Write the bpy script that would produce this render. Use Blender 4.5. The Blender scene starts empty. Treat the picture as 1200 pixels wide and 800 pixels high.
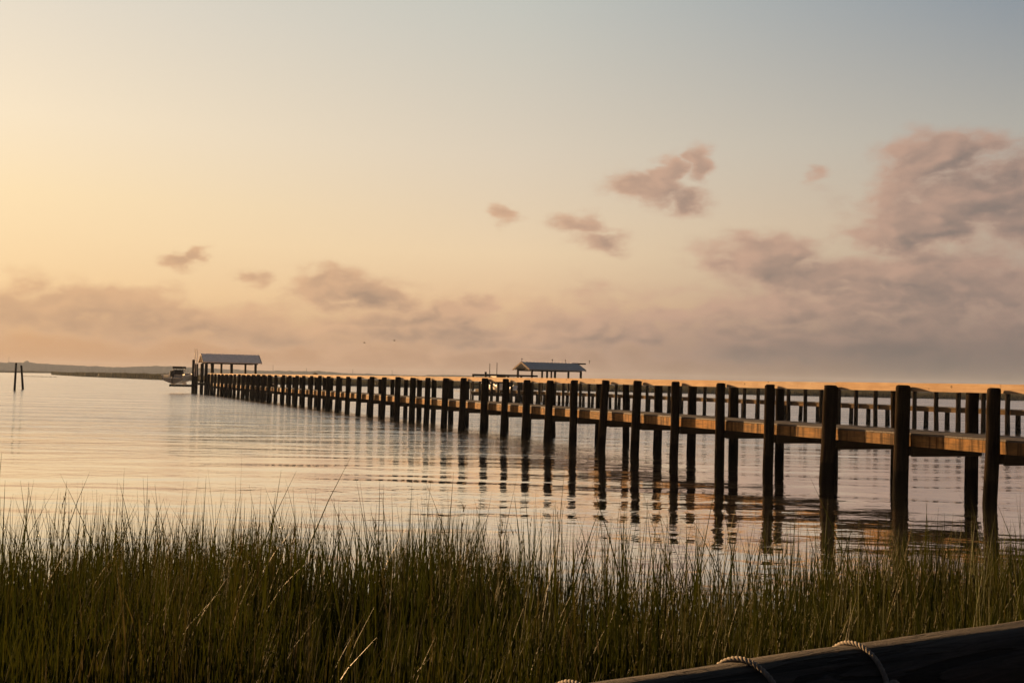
import bpy, math, random
import numpy as np
from mathutils import Vector, Matrix

random.seed(11)
rng = np.random.default_rng(11)
S = bpy.context.scene
COL = S.collection
PI = math.pi
R = math.radians

# ------------------------------------------------------------------ camera
F_PX = 1310.0                       # focal length for a 1200 px wide frame
EYE = Vector((0.0, 0.0, 2.2))       # metres above the water
PITCH, ROLL = math.atan(46.5 / F_PX), R(1.24)
fwd = Vector((0, math.cos(PITCH), math.sin(PITCH)))
up0 = Vector((0, -math.sin(PITCH), math.cos(PITCH)))
rgt = Vector((1, 0, 0)) * math.cos(ROLL) + up0 * math.sin(ROLL)
upv = up0 * math.cos(ROLL) - Vector((1, 0, 0)) * math.sin(ROLL)
cam_d = bpy.data.cameras.new('camera')
cam = bpy.data.objects.new('camera', cam_d)
COL.objects.link(cam)
m = Matrix((rgt, upv, -fwd)).transposed().to_4x4()
m.translation = EYE
cam.matrix_world = m
cam_d.sensor_width = 36.0
cam_d.lens = F_PX / 1200.0 * 36.0
cam_d.clip_start = 0.05
cam_d.clip_end = 20000
S.camera = cam


def ray(x, y):
    return rgt * ((x - 600) / F_PX) + upv * ((400 - y) / F_PX) + fwd


def hor(x):
    return 433.5 + 0.0216 * x


def at(x, y, Y):
    """The point of the place seen at photo position x, y, Y metres ahead."""
    d = ray(x, y)
    return EYE + d * (Y / d.y)


def bearing(x):
    d = ray(x, hor(x))
    return d.x / d.y


# ------------------------------------------------------------------ helpers
def tag(o, label=None, cat=None, group=None, kind=None):
    if label: o['label'] = label
    if cat: o['category'] = cat
    if group: o['group'] = group
    if kind: o['kind'] = kind
    return o


def empty(name, loc):
    o = bpy.data.objects.new(name, None)
    o.location = loc
    o.empty_display_size = 0.3
    COL.objects.link(o)
    return o


def wloc(o):
    v = Vector((0, 0, 0))
    while o is not None:
        v += o.location
        o = o.parent
    return v


class MB:
    def __init__(self):
        self.v, self.f, self.sm = [], [], []

    def add(self, vs, fs, smooth=False):
        b = len(self.v)
        self.v += [tuple(p) for p in vs]
        self.f += [tuple(b + i for i in f) for f in fs]
        self.sm += [smooth] * len(fs)

    def box(self, c, ax, ay, az):
        """c centre, ax/ay/az half-extent vectors"""
        c, ax, ay, az = Vector(c), Vector(ax), Vector(ay), Vector(az)
        vs = [c + ax * i + ay * j + az * k for k in (-1, 1) for j in (-1, 1) for i in (-1, 1)]
        self.add(vs, [(0, 2, 3, 1), (4, 5, 7, 6), (0, 1, 5, 4), (2, 6, 7, 3), (0, 4, 6, 2), (1, 3, 7, 5)])

    def beam(self, p, q, w, h, up=Vector((0, 0, 1))):
        p, q = Vector(p), Vector(q)
        d = (q - p)
        s = d.cross(up).normalized()
        u = s.cross(d).normalized()
        self.box((p + q) / 2, d / 2, s * (w / 2), u * (h / 2))

    def tube(self, pts, rad, n=10, smooth=True, cap=True):
        pts = [Vector(p) for p in pts]
        if not isinstance(rad, (list, tuple)): rad = [rad] * len(pts)
        rings = []
        ref = None
        for i, p in enumerate(pts):
            t = (pts[min(i + 1, len(pts) - 1)] - pts[max(i - 1, 0)]).normalized()
            if ref is None:
                ref = Vector((0, 0, 1)) if abs(t.z) < 0.9 else Vector((1, 0, 0))
            s = (ref - t * ref.dot(t)).normalized()
            ref = s
            b = t.cross(s)
            rings.append([p + (s * math.cos(2 * PI * k / n) + b * math.sin(2 * PI * k / n)) * rad[i] for k in range(n)])
        vs = [v for r_ in rings for v in r_]
        fs = []
        for i in range(len(pts) - 1):
            for k in range(n):
                a, b2 = i * n + k, i * n + (k + 1) % n
                fs.append((a, b2, b2 + n, a + n))
        self.add(vs, fs, smooth)
        if cap:
            self.add(rings[0], [tuple(reversed(range(n)))])
            self.add(rings[-1], [tuple(range(n))])

    def build(self, name, mat, parent=None, bevel=0.0, origin=None):
        off = wloc(parent) if parent is not None else Vector((0, 0, 0))
        loc = Vector((0, 0, 0))
        if parent is None and origin is not None:
            loc = Vector(origin)
            off = loc
        me = bpy.data.meshes.new(name)
        me.from_pydata([(a - off.x, b - off.y, c - off.z) for a, b, c in self.v], [], self.f)
        me.polygons.foreach_set('use_smooth', self.sm)
        me.materials.append(mat)
        me.update()
        o = bpy.data.objects.new(name, me)
        o.location = loc
        COL.objects.link(o)
        o.parent = parent
        if bevel:
            bv = o.modifiers.new('bevel', 'BEVEL')
            bv.width = bevel
            bv.segments = 2
            bv.limit_method = 'ANGLE'
        return o


def np_mesh(name, verts, quads, mat, parent=None, attrs=None, smooth=False):
    me = bpy.data.meshes.new(name)
    nv, nf = len(verts), len(quads)
    me.vertices.add(nv)
    me.vertices.foreach_set('co', np.ascontiguousarray(verts, np.float32).ravel())
    k = quads.shape[1]
    me.loops.add(nf * k)
    me.loops.foreach_set('vertex_index', np.ascontiguousarray(quads, np.int32).ravel())
    me.polygons.add(nf)
    me.polygons.foreach_set('loop_start', np.arange(0, nf * k, k, dtype=np.int32))
    me.polygons.foreach_set('loop_total', np.full(nf, k, np.int32))
    if smooth: me.polygons.foreach_set('use_smooth', np.ones(nf, bool))
    me.update(calc_edges=True)
    for an, vals in (attrs or {}).items():
        a = me.attributes.new(an, 'FLOAT', 'POINT')
        a.data.foreach_set('value', np.ascontiguousarray(vals, np.float32))
    me.materials.append(mat)
    me.validate()
    o = bpy.data.objects.new(name, me)
    COL.objects.link(o)
    o.parent = parent
    return o


def srgb(r, g, b):
    f = lambda c: (c / 255) / 12.92 if c <= 10 else ((c / 255 + 0.055) / 1.055) ** 2.4
    return (f(r), f(g), f(b), 1.0)


# ------------------------------------------------------------------ materials
class NT:
    """small node-tree writer"""
    def __init__(self, tree):
        self.t = tree
        tree.nodes.clear()

    def n(self, typ, **kw):
        nd = self.t.nodes.new(typ)
        for k, v in kw.items():
            setattr(nd, k, v)
        return nd

    def put(self, sock, v):
        if v is None: return
        if hasattr(v, 'is_output') or isinstance(v, bpy.types.NodeSocket):
            self.t.links.new(v, sock)
        else:
            sock.default_value = v

    def math(self, op, a, b=None, c=None, clamp=False):
        nd = self.n('ShaderNodeMath', operation=op, use_clamp=clamp)
        for s, v in zip(nd.inputs, (a, b, c)): self.put(s, v)
        return nd.outputs[0]

    def mix(self, fac, a, b, typ='MIX'):
        nd = self.n('ShaderNodeMix', data_type='RGBA', blend_type=typ)
        self.put(nd.inputs[0], fac); self.put(nd.inputs[6], a); self.put(nd.inputs[7], b)
        return nd.outputs[2]

    def comb(self, x, y, z=0.0):
        nd = self.n('ShaderNodeCombineXYZ')
        for s, v in zip(nd.inputs, (x, y, z)): self.put(s, v)
        return nd.outputs[0]

    def noise(self, vec, scale, detail=4.0, rough=0.55, dist=0.0, lac=2.0, dim='3D'):
        nd = self.n('ShaderNodeTexNoise', noise_dimensions=dim)
        self.put(nd.inputs['Vector'], vec)
        nd.inputs['Scale'].default_value = scale
        nd.inputs['Detail'].default_value = detail
        nd.inputs['Roughness'].default_value = rough
        nd.inputs['Lacunarity'].default_value = lac
        nd.inputs['Distortion'].default_value = dist
        return nd.outputs[0]

    def ramp(self, fac, stops, interp='LINEAR'):
        nd = self.n('ShaderNodeValToRGB')
        cr = nd.color_ramp
        cr.interpolation = interp
        while len(cr.elements) < len(stops): cr.elements.new(0.5)
        for e, (p, c) in zip(cr.elements, sorted(stops, key=lambda s: s[0])):
            e.position = p
            e.color = c
        self.put(nd.inputs[0], fac)
        return nd.outputs[0]

    def mapr(self, v, a, b, c, d, smooth=False):
        nd = self.n('ShaderNodeMapRange', interpolation_type='SMOOTHSTEP' if smooth else 'LINEAR')
        for s, x in zip(nd.inputs, (v, a, b, c, d)): self.put(s, x)
        return nd.outputs[0]

    def scalev(self, vec, s):
        nd = self.n('ShaderNodeVectorMath', operation='MULTIPLY')
        self.put(nd.inputs[0], vec); nd.inputs[1].default_value = s
        return nd.outputs[0]


def new_mat(name):
    mt = bpy.data.materials.new(name)
    mt.use_nodes = True
    return mt, NT(mt.node_tree)


def wood(name, dark, light, along=(1, 0, 0), rough=0.75, grain=1.0, knots=0.0, streak=0.0, spec=0.3, bump=0.006):
    """weathered timber; `along` is the direction of the grain in object space"""
    mt, t = new_mat(name)
    tc = t.n('ShaderNodeTexCoord').outputs['Object']
    oi = t.n('ShaderNodeObjectInfo').outputs['Random']
    ax = Vector(along).normalized()
    sx = [3.0 if abs(a) > 0.5 else 34.0 for a in ax]
    if 0.2 < abs(ax.x) < 0.98 and abs(ax.z) < 0.5:       # diagonal in plan: rotate into the grain first
        ang = -math.atan2(ax.y, ax.x)
        mp = t.n('ShaderNodeVectorRotate', rotation_type='Z_AXIS')
        t.put(mp.inputs['Vector'], tc); mp.inputs['Angle'].default_value = ang
        tc = mp.outputs[0]
        sx = [2.2, 34.0, 34.0]
    off = t.n('ShaderNodeVectorMath', operation='ADD')
    t.put(off.inputs[0], t.scalev(tc, tuple(s * grain for s in sx)))
    t.put(off.inputs[1], t.comb(t.math('MULTIPLY', oi, 91.0), t.math('MULTIPLY', oi, 37.0), 0.0))
    g = t.noise(off.outputs[0], 1.0, 6.0, 0.62, 0.4)
    blot = t.noise(tc, 2.1, 3.0, 0.6)
    fac = t.math('ADD', t.math('MULTIPLY', t.mapr(g, 0.32, 0.68, 0, 1), 0.7), t.math('MULTIPLY', t.mapr(blot, 0.3, 0.7, -0.25, 0.45), 0.7), clamp=True)
    col = t.mix(fac, dark, light)
    col = t.mix(1.0, col, t.ramp(oi, [(0, (0.78, 0.78, 0.8, 1)), (0.5, (1, 1, 1, 1)), (1, (1.0, 0.93, 0.84, 1))]), 'MULTIPLY')
    if knots:
        vo = t.n('ShaderNodeTexVoronoi')
        t.put(vo.inputs['Vector'], t.scalev(tc, (1.0, 1.0, 1.0)))
        vo.inputs['Scale'].default_value = 4.0
        col = t.mix(t.mapr(vo.outputs['Distance'], 0.09, 0.15, knots, 0.0, True), col, (dark[0] * 0.3, dark[1] * 0.3, dark[2] * 0.3, 1))
    if streak:
        st = t.noise(t.scalev(tc, (9.0, 9.0, 0.7)), 1.0, 3.0, 0.6)
        col = t.mix(t.mapr(st, 0.45, 0.7, 0.0, streak, True), col, (dark[0] * 0.25, dark[1] * 0.25, dark[2] * 0.3, 1))
    b = t.n('ShaderNodeBsdfPrincipled')
    t.put(b.inputs['Base Color'], col)
    b.inputs['Roughness'].default_value = rough
    b.inputs['Specular IOR Level'].default_value = spec
    bp = t.n('ShaderNodeBump')
    bp.inputs['Distance'].default_value = bump
    bp.inputs['Strength'].default_value = 0.8
    t.put(bp.inputs['Height'], g)
    t.put(b.inputs['Normal'], bp.outputs[0])
    o = t.n('ShaderNodeOutputMaterial')
    t.put(o.inputs[0], b.outputs[0])
    return mt


def plain(name, col, rough=0.6, spec=0.4, var=0.25, scale=6.0, metal=0.0):
    mt, t = new_mat(name)
    tc = t.n('ShaderNodeTexCoord').outputs['Object']
    nz = t.noise(tc, scale, 4.0, 0.6)
    c = t.mix(t.mapr(nz, 0.3, 0.7, 0, 1), tuple(x * (1 - var) for x in col[:3]) + (1,), tuple(min(1, x * (1 + var)) for x in col[:3]) + (1,))
    b = t.n('ShaderNodeBsdfPrincipled')
    t.put(b.inputs['Base Color'], c)
    b.inputs['Roughness'].default_value = rough
    b.inputs['Specular IOR Level'].default_value = spec
    b.inputs['Metallic'].default_value = metal
    o = t.n('ShaderNodeOutputMaterial')
    t.put(o.inputs[0], b.outputs[0])
    return mt


PIER_DIR3 = ray(45, hor(45)); PIER_DIR3.z = 0
PD = PIER_DIR3.normalized()                          # along the first pier, away from the shore
PN = Vector((PD.y, -PD.x, 0))                        # across it, towards the right

M = {}
M['rail'] = wood('new_pine', (0.172, 0.132, 0.095, 1), (0.255, 0.210, 0.158, 1), along=PD, knots=0.7, rough=0.9, spec=0.03)
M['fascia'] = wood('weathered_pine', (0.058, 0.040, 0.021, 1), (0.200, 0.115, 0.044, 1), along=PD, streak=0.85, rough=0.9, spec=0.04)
M['deck'] = wood('deck_boards', (0.045, 0.042, 0.038, 1), (0.085, 0.078, 0.07, 1), along=PN, rough=0.8, spec=0.12)
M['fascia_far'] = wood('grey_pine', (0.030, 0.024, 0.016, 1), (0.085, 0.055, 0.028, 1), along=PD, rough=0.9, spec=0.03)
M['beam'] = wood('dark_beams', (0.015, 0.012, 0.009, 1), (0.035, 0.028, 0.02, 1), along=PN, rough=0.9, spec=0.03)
M['roof'] = None


def pile_mat():
    mt, t = new_mat('tarred_pile')
    tc = t.n('ShaderNodeTexCoord')
    geo = t.n('ShaderNodeNewGeometry').outputs['Position']
    sep = t.n('ShaderNodeSeparateXYZ'); t.put(sep.inputs[0], geo)
    oi = t.n('ShaderNodeObjectInfo').outputs['Random']
    off = t.n('ShaderNodeVectorMath', operation='ADD')
    t.put(off.inputs[0], t.scalev(tc.outputs['Object'], (22, 22, 1.6)))
    t.put(off.inputs[1], t.comb(0.0, 0.0, t.math('MULTIPLY', oi, 60.0)))
    g = t.noise(off.outputs[0], 1.0, 6.0, 0.65, 0.3)
    col = t.mix(t.mapr(g, 0.35, 0.7, 0, 1), (0.003, 0.0028, 0.0025, 1), (0.017, 0.0125, 0.0085, 1))
    # tide line: barnacles and algae low down, a real band on the pile
    nz = t.noise(geo, 9.0, 4.0, 0.7)
    tide = t.mapr(t.math('ADD', sep.outputs[2], t.math('MULTIPLY', t.math('SUBTRACT', nz, 0.5), 0.25)), 0.42, 0.5, 1.0, 0.0, True)
    col = t.mix(tide, col, (0.004, 0.0036, 0.003, 1))
    b = t.n('ShaderNodeBsdfPrincipled')
    t.put(b.inputs['Base Color'], col)
    t.put(b.inputs['Roughness'], t.mapr(tide, 0, 1, 0.75, 0.45))
    b.inputs['Specular IOR Level'].default_value = 0.0
    bp = t.n('ShaderNodeBump'); bp.inputs['Distance'].default_value = 0.012
    t.put(bp.inputs['Height'], g)
    t.put(b.inputs['Normal'], bp.outputs[0])
    o = t.n('ShaderNodeOutputMaterial'); t.put(o.inputs[0], b.outputs[0])
    return mt


M['pile'] = pile_mat()
M['shingle'] = plain('grey_metal_roof', (0.80, 0.64, 0.51, 1), 0.5, 0.5, 0.12, 3.0)
M['slate'] = plain('slate_blue_roof', (0.22, 0.23, 0.24, 1), 0.5, 0.4, 0.15, 3.0)
M['trim'] = plain('painted_trim', (0.085, 0.070, 0.062, 1), 0.9, 0.03, 0.1)
M['post'] = plain('dark_timber', (0.012, 0.0105, 0.009, 1), 0.9, 0.02, 0.4)
M['white'] = plain('white_gelcoat', (0.72, 0.70, 0.66, 1), 0.3, 0.5, 0.05)
M['hull'] = plain('grey_hull', (0.20, 0.195, 0.185, 1), 0.35, 0.5, 0.08)
M['black'] = plain('black_canvas', (0.012, 0.012, 0.013, 1), 0.7, 0.3, 0.3)
M['metal'] = plain('galvanised', (0.30, 0.29, 0.27, 1), 0.4, 0.5, 0.15, metal=0.6)
M['brown'] = plain('brown_boards', (0.12, 0.065, 0.035, 1), 0.8, 0.2, 0.3)
M['pole'] = plain('pale_pole', (0.5, 0.45, 0.4, 1), 0.5, 0.4, 0.1)
M['bird'] = plain('bird_feathers', (0.06, 0.05, 0.045, 1), 0.8, 0.2, 0.3)
M['skiff_glass'] = plain('tinted_glass', (0.01, 0.012, 0.014, 1), 0.1, 0.6, 0.1)


def water_mat():
    mt, t = new_mat('tidal_water')
    geo = t.n('ShaderNodeNewGeometry').outputs['Position']
    sep = t.n('ShaderNodeSeparateXYZ'); t.put(sep.inputs[0], geo)
    X, Y = sep.outputs[0], sep.outputs[1]
    dist = t.math('SQRT', t.math('ADD', t.math('POWER', X, 2.0), t.math('POWER', Y, 2.0)))
    # long low swell, crests about across the view
    sx = t.math('ADD', t.math('MULTIPLY', X, 0.15), t.math('MULTIPLY', Y, 0.02))
    sy = t.math('SUBTRACT', t.math('MULTIPLY', Y, 0.52), t.math('MULTIPLY', X, 0.035))
    swell = t.noise(t.comb(sx, sy, 0.0), 1.0, 1.5, 0.45, 0.25, dim='2D')
    # ripples
    rx = t.math('MULTIPLY', X, 0.80)
    ry = t.math('ADD', t.math('MULTIPLY', Y, 1.5), t.math('MULTIPLY', X, 0.25))
    rip = t.noise(t.comb(rx, ry, 3.0), 1.0, 2.0, 0.5, 0.35, dim='2D')
    # small wavelets
    wx = t.math('MULTIPLY', X, 2.5)
    wy = t.math('SUBTRACT', t.math('MULTIPLY', Y, 3.1), t.math('MULTIPLY', X, 0.9))
    wav = t.noise(t.comb(wx, wy, 7.0), 1.0, 3.0, 0.55, 0.4, dim='2D')
    # where the breeze ruffles the surface (patches), stronger further out and on the right
    patch = t.noise(t.comb(t.math('MULTIPLY', X, 0.03), t.math('MULTIPLY', Y, 0.06), 1.0), 1.0, 3.0, 0.5, dim='2D')
    pw = t.mapr(patch, 0.4, 0.62, 0.25, 1.0, True)
    lee = t.mapr(X, -8.0, 6.0, 0.30, 1.0, True)
    far = t.mapr(dist, 18.0, 70.0, 1.0, 8.0, True)
    h = t.math('MULTIPLY', swell, 0.045)
    h = t.math('ADD', h, t.math('MULTIPLY', rip, t.math('MULTIPLY', t.math('MULTIPLY', pw, lee), 0.030)))
    h = t.math('ADD', h, t.math('MULTIPLY', wav, t.math('MULTIPLY', t.math('MULTIPLY', pw, lee), t.math('MULTIPLY', far, 0.0125))))
    # wind streaks and low chop on the open water
    chop = t.noise(t.comb(t.math('MULTIPLY', X, 0.07), t.math('MULTIPLY', Y, 0.30), 11.0), 1.0, 5.0, 0.62, 0.5, dim='2D')
    h = t.math('ADD', h, t.math('MULTIPLY', chop, t.mapr(dist, 22.0, 75.0, 0.0, 0.50, True)))
    bp = t.n('ShaderNodeBump')
    bp.inputs['Strength'].default_value = 1.0
    bp.inputs['Distance'].default_value = 1.0
    t.put(bp.inputs['Height'], h)
    fr = t.n('ShaderNodeFresnel'); fr.inputs['IOR'].default_value = 1.6
    t.put(fr.inputs['Normal'], bp.outputs[0])
    gl = t.n('ShaderNodeBsdfAnisotropic') if False else t.n('ShaderNodeBsdfGlossy')
    gl.inputs['Color'].default_value = (0.93, 0.93, 0.93, 1)
    t.put(gl.inputs['Roughness'], t.mapr(dist, 9.0, 75.0, 0.015, 0.15))
    t.put(gl.inputs['Normal'], bp.outputs[0])
    df = t.n('ShaderNodeBsdfDiffuse'); df.inputs['Color'].default_value = (0.05, 0.05, 0.04, 1)
    mx = t.n('ShaderNodeMixShader')
    t.put(mx.inputs[0], t.mapr(fr.outputs[0], 0.0, 0.6, 0.25, 1.0))
    t.put(mx.inputs[1], df.outputs[0]); t.put(mx.inputs[2], gl.outputs[0])
    o = t.n('ShaderNodeOutputMaterial'); t.put(o.inputs[0], mx.outputs[0])
    return mt


def grass_mat(name, base_stops, trans=0.35):
    mt, t = new_mat(name)
    a = t.n('ShaderNodeAttribute'); a.attribute_name = 'tint'
    col = t.ramp(a.outputs['Fac'], base_stops)
    d = t.n('ShaderNodeBsdfPrincipled'); t.put(d.inputs['Base Color'], col)
    d.inputs['Roughness'].default_value = 0.5
    d.inputs['Specular IOR Level'].default_value = 0.03
    tr = t.n('ShaderNodeBsdfTranslucent'); t.put(tr.inputs['Color'], col)
    mx = t.n('ShaderNodeMixShader'); mx.inputs[0].default_value = trans
    t.put(mx.inputs[1], d.outputs[0]); t.put(mx.inputs[2], tr.outputs[0])
    o = t.n('ShaderNodeOutputMaterial'); t.put(o.inputs[0], mx.outputs[0])
    return mt


def soil_mat(name, a_, b_, scale=3.0):
    mt, t = new_mat(name)
    geo = t.n('ShaderNodeNewGeometry').outputs['Position']
    n1 = t.noise(geo, scale, 6.0, 0.6)
    b = t.n('ShaderNodeBsdfPrincipled')
    t.put(b.inputs['Base Color'], t.mix(t.mapr(n1, 0.3, 0.7, 0, 1), a_, b_))
    b.inputs['Roughness'].default_value = 0.9
    b.inputs['Specular IOR Level'].default_value = 0.0
    o = t.n('ShaderNodeOutputMaterial'); t.put(o.inputs[0], b.outputs[0])
    return mt


# ------------------------------------------------------------------ setting: water, banks, hills
def sheet(name, mat, xs, ys, zf, kind='structure'):
    xs, ys = np.asarray(xs, float), np.asarray(ys, float)
    gx, gy = np.meshgrid(xs, ys)
    gz = zf(gx, gy)
    v = np.stack([gx, gy, gz], -1).reshape(-1, 3)
    nx, ny = len(xs), len(ys)
    i = np.arange(ny - 1)[:, None] * nx + np.arange(nx - 1)[None, :]
    q = np.stack([i, i + 1, i + 1 + nx, i + nx], -1).reshape(-1, 4)
    o = np_mesh(name, v, q, mat, smooth=True)
    o['kind'] = kind
    return o


def fbm(x, y, seed=0, octs=4, f=1.0):
    r = np.random.default_rng(seed)
    out = np.zeros_like(x)
    amp = 1.0
    for _ in range(octs):
        for _ in range(4):
            a = r.uniform(0, 2 * PI); ph = r.uniform(0, 2 * PI); k = f * r.uniform(0.7, 1.4)
            out += amp * 0.5 * np.sin(k * (x * math.cos(a) + y * math.sin(a)) + ph)
        amp *= 0.5; f *= 2.1
    return out


water = sheet('water', water_mat(), [-3300, -800, -200, 0, 200, 800, 3300], [-60, 0, 60, 250, 900, 3300], lambda x, y: 0 * x)


def bank_z(x, y):
    """the shore under the near grass, rising towards the camera"""
    edge = 10.6 + 0.35 * fbm(x, 0 * y, 5, 2, 0.9)
    s = np.clip((edge - y) / 6.5, -1.0, 1.0)
    z = np.where(s > 0, 0.72 * s ** 1.25, 0.9 * s)
    return z - 0.04 + 0.03 * fbm(x, y, 8, 3, 2.0)


ground = sheet('ground', soil_mat('marsh_mud', (0.018, 0.015, 0.010, 1), (0.045, 0.036, 0.022, 1)),
               np.linspace(-16, 16, 97), np.concatenate([[-60, -20, -6], np.linspace(-2, 13, 61)]), bank_z)


# hills across the water: a wooded ridge with a ragged top
HX = [-700, -300, -120, 0, 18, 30, 34, 48, 60, 100, 140, 160, 185, 215, 250, 300, 345, 375, 400, 450, 490, 520, 560, 620, 700, 800, 950, 1100, 1300, 1600, 1900]
HH = [9, 9, 8, 8.2, 8.6, 9.2, 9.2, 8.2, 8, 7, 6.5, 7.6, 8.8, 8.2, 7.2, 6.2, 6.7, 7.3, 5.6, 5.2, 4.6, 6.2, 6.0, 4.2, 3.6, 3.4, 3.2, 3.4, 4, 5, 6]


def build_hills():
    D = 2450.0
    n = 1500
    px = np.linspace(-700, 1900, n)
    h = np.interp(px, HX, HH) * D / F_PX * np.hypot(1, (px - 600) / F_PX)
    rag = np.abs(fbm(px, 0 * px, 3, 5, 0.16)) * 1.25 + rng.uniform(-0.35, 0.35, n)
    h = h + 2.2 - 1.2 + rag * 0.75
    # one broad rounded tree standing above the rest
    h = h + 3.4 * np.sqrt(np.clip(1 - ((px - 32) / 3.2) ** 2, 0, 1))
    bx = np.array([ (x - 600) / F_PX for x in px])
    prof = [(-40, -0.3), (-34, 1.5), (-22, None), (0, 1.0), (40, 0.93), (150, 0.8), (260, -0.02)]
    rows = []
    for k, (dy, fh) in enumerate(prof):
        yy = D + dy + rng.uniform(-6, 6, n)
        zz = h * (0.86 + 0.1 * rng.uniform(-1, 1, n)) if fh is None else (h * fh if fh > 0.5 else np.full(n, fh if fh < 1.4 else 1.5))
        if k == 1: zz = h * 0.3
        rows.append(np.stack([bx * yy, yy, zz], -1))
    v = np.concatenate(rows)
    i = np.arange(len(prof) - 1)[:, None] * n + np.arange(n - 1)[None, :]
    q = np.stack([i, i + 1, i + 1 + n, i + n], -1).reshape(-1, 4)
    o = np_mesh('hills', v, q, soil_mat('far_woods', (0.030, 0.034, 0.020, 1), (0.060, 0.055, 0.035, 1), 0.05))
    o['kind'] = 'structure'


build_hills()


# marsh flats far off: a low land sheet with a mass of coarse reeds standing on it
def shore_poly(front, back_extra, name, ztop, mat):
    """front: list of (photo x, Y metres) along the water's edge, left to right"""
    pts = [(bearing(x) * Y, Y) for x, Y in front]
    n = len(pts)
    rows = []
    for dy, z in ((0, -0.3), (1.0, 0.35), (6, ztop), (back_extra, ztop)):
        rows.append([(x * (1 + dy / y), y + dy, z) for x, y in pts])
    v = np.array([p for r_ in rows for p in r_])
    i = np.arange(3)[:, None] * n + np.arange(n - 1)[None, :]
    q = np.stack([i, i + 1, i + 1 + n, i + n], -1).reshape(-1, 4)
    o = np_mesh(name, v, q, mat)
    o['kind'] = 'structure'
    return pts


reed = grass_mat('far_reeds', [(0.0, (0.022, 0.024, 0.012, 1)), (0.5, (0.040, 0.038, 0.018, 1)), (1.0, (0.065, 0.056, 0.028, 1))], 0.2)
mudm = soil_mat('flat_mud', (0.008, 0.008, 0.005, 1), (0.016, 0.014, 0.009, 1), 0.3)


def blades(base, hgt, wid, lean, az, tint, nseg=3, curve=0.6, face=None):
    """tapered strips: base (N,3), arrays of height, width, lean at the tip, direction of the lean"""
    N = len(base)
    t = np.linspace(0, 1, nseg + 1)
    face = rng.uniform(0, 2 * PI, N) if face is None else face
    sx, sy = np.cos(face), np.sin(face)
    lx, ly = np.cos(az), np.sin(az)
    V = np.zeros((N, (nseg + 1) * 2, 3), np.float32)
    for k, tk in enumerate(t):
        off = lean * hgt * (tk * (1 - curve) + curve * tk ** 2.2)
        zz = hgt * (tk - 0.35 * np.abs(lean) * tk ** 2)
        w = wid * (1 - tk ** 1.6) * 0.5 + wid * 0.04
        cx = base[:, 0] + lx * off; cy = base[:, 1] + ly * off; cz = base[:, 2] + zz
        V[:, 2 * k] = np.stack([cx - sx * w, cy - sy * w, cz], -1)
        V[:, 2 * k + 1] = np.stack([cx + sx * w, cy + sy * w, cz], -1)
    nv = (nseg + 1) * 2
    b = (np.arange(N) * nv)[:, None]
    qs = np.concatenate([b + np.array([[2 * k, 2 * k + 1, 2 * k + 3, 2 * k + 2]]) for k in range(nseg)], 0)
    return V.reshape(-1, 3), qs, np.repeat(tint, nv)


def reeds_on(front, depth_, n, hlo, hhi, name, label, wmul=1.0):
    xs = np.array([x for x, _ in front], float); ys = np.array([y for _, y in front], float)
    px = rng.uniform(xs[0], xs[-1], n)
    Y = np.interp(px, xs, ys) + depth_ * rng.uniform(0, 1, n) ** 1.5
    # wobbling edge
    Y += 1.5 * np.abs(fbm(px, 0 * px, 21, 3, 0.12)) - 0.5
    bx = (px - 600) / F_PX
    base = np.stack([bx * Y, Y, np.full(n, 0.1)], -1)
    hg = rng.uniform(hlo, hhi, n) * (0.92 + 0.10 * fbm(px, 0 * px, 4, 4, 0.09))
    w = rng.uniform(0.10, 0.34, n) * wmul * (Y / 300.0)
    V, q, tn = blades(base, hg, w, rng.uniform(0, 0.35, n), rng.uniform(0, 2 * PI, n), np.clip(rng.normal(0.45, 0.2, n), 0, 1), 2, face=rng.normal(0, 0.5, n))
    o = np_mesh(name, V, q, reed, attrs={'tint': tn})
    tag(o, label, 'marsh grass', kind='stuff')
    return o


band = [(232, 335), (262, 312), (320, 298), (500, 294), (800, 294), (1100, 294), (1300, 294), (1500, 290)]
isle = [(62, 700), (76, 610), (100, 520), (140, 455), (190, 395), (225, 372), (238, 352)]
spit = [(-120, 980), (-40, 1010), (14, 1040), (40, 1150), (80, 1250), (130, 1350), (240, 1400)]
shore_poly(isle[:-1] + band, 900, 'marsh_flat', 1.0, mudm)
shore_poly(spit, 900, 'far_marsh_flat', 1.0, mudm)
reeds_on(isle, 40, 9000, 1.5, 2.45, 'marsh_reeds', 'dark olive marsh reeds on the low island left of the moored boat')
reeds_on(band, 34, 26000, 1.35, 2.0, 'marsh_reeds', 'sunlit olive marsh reeds along the far bank behind the long pier')
reeds_on(spit, 120, 5000, 1.4, 2.2, 'marsh_reeds', 'thin dark line of reeds on the far shore behind the two leaning poles', 1.3)
bar = MB()
for k in range(26):
    x = 28 + k * 1.5 + random.uniform(-0.6, 0.6)
    c = at(x, hor(x) + 6.8 + random.uniform(-0.15, 0.15), 424); c.z = 0.0
    rr = random.uniform(0.25, 0.6)
    ring = [c + Vector((math.cos(a) * rr * 1.6, math.sin(a) * rr * 2, 0)) for a in [j * PI / 4 for j in range(8)]]
    bar.add([p - Vector((0, 0, 0.1)) for p in ring] + [c + Vector((0, 0, random.uniform(0.12, 0.3)))], [(j, (j + 1) % 8, 8) for j in range(8)])
tag(bar.build('oyster_bar', mudm), kind='structure')


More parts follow.
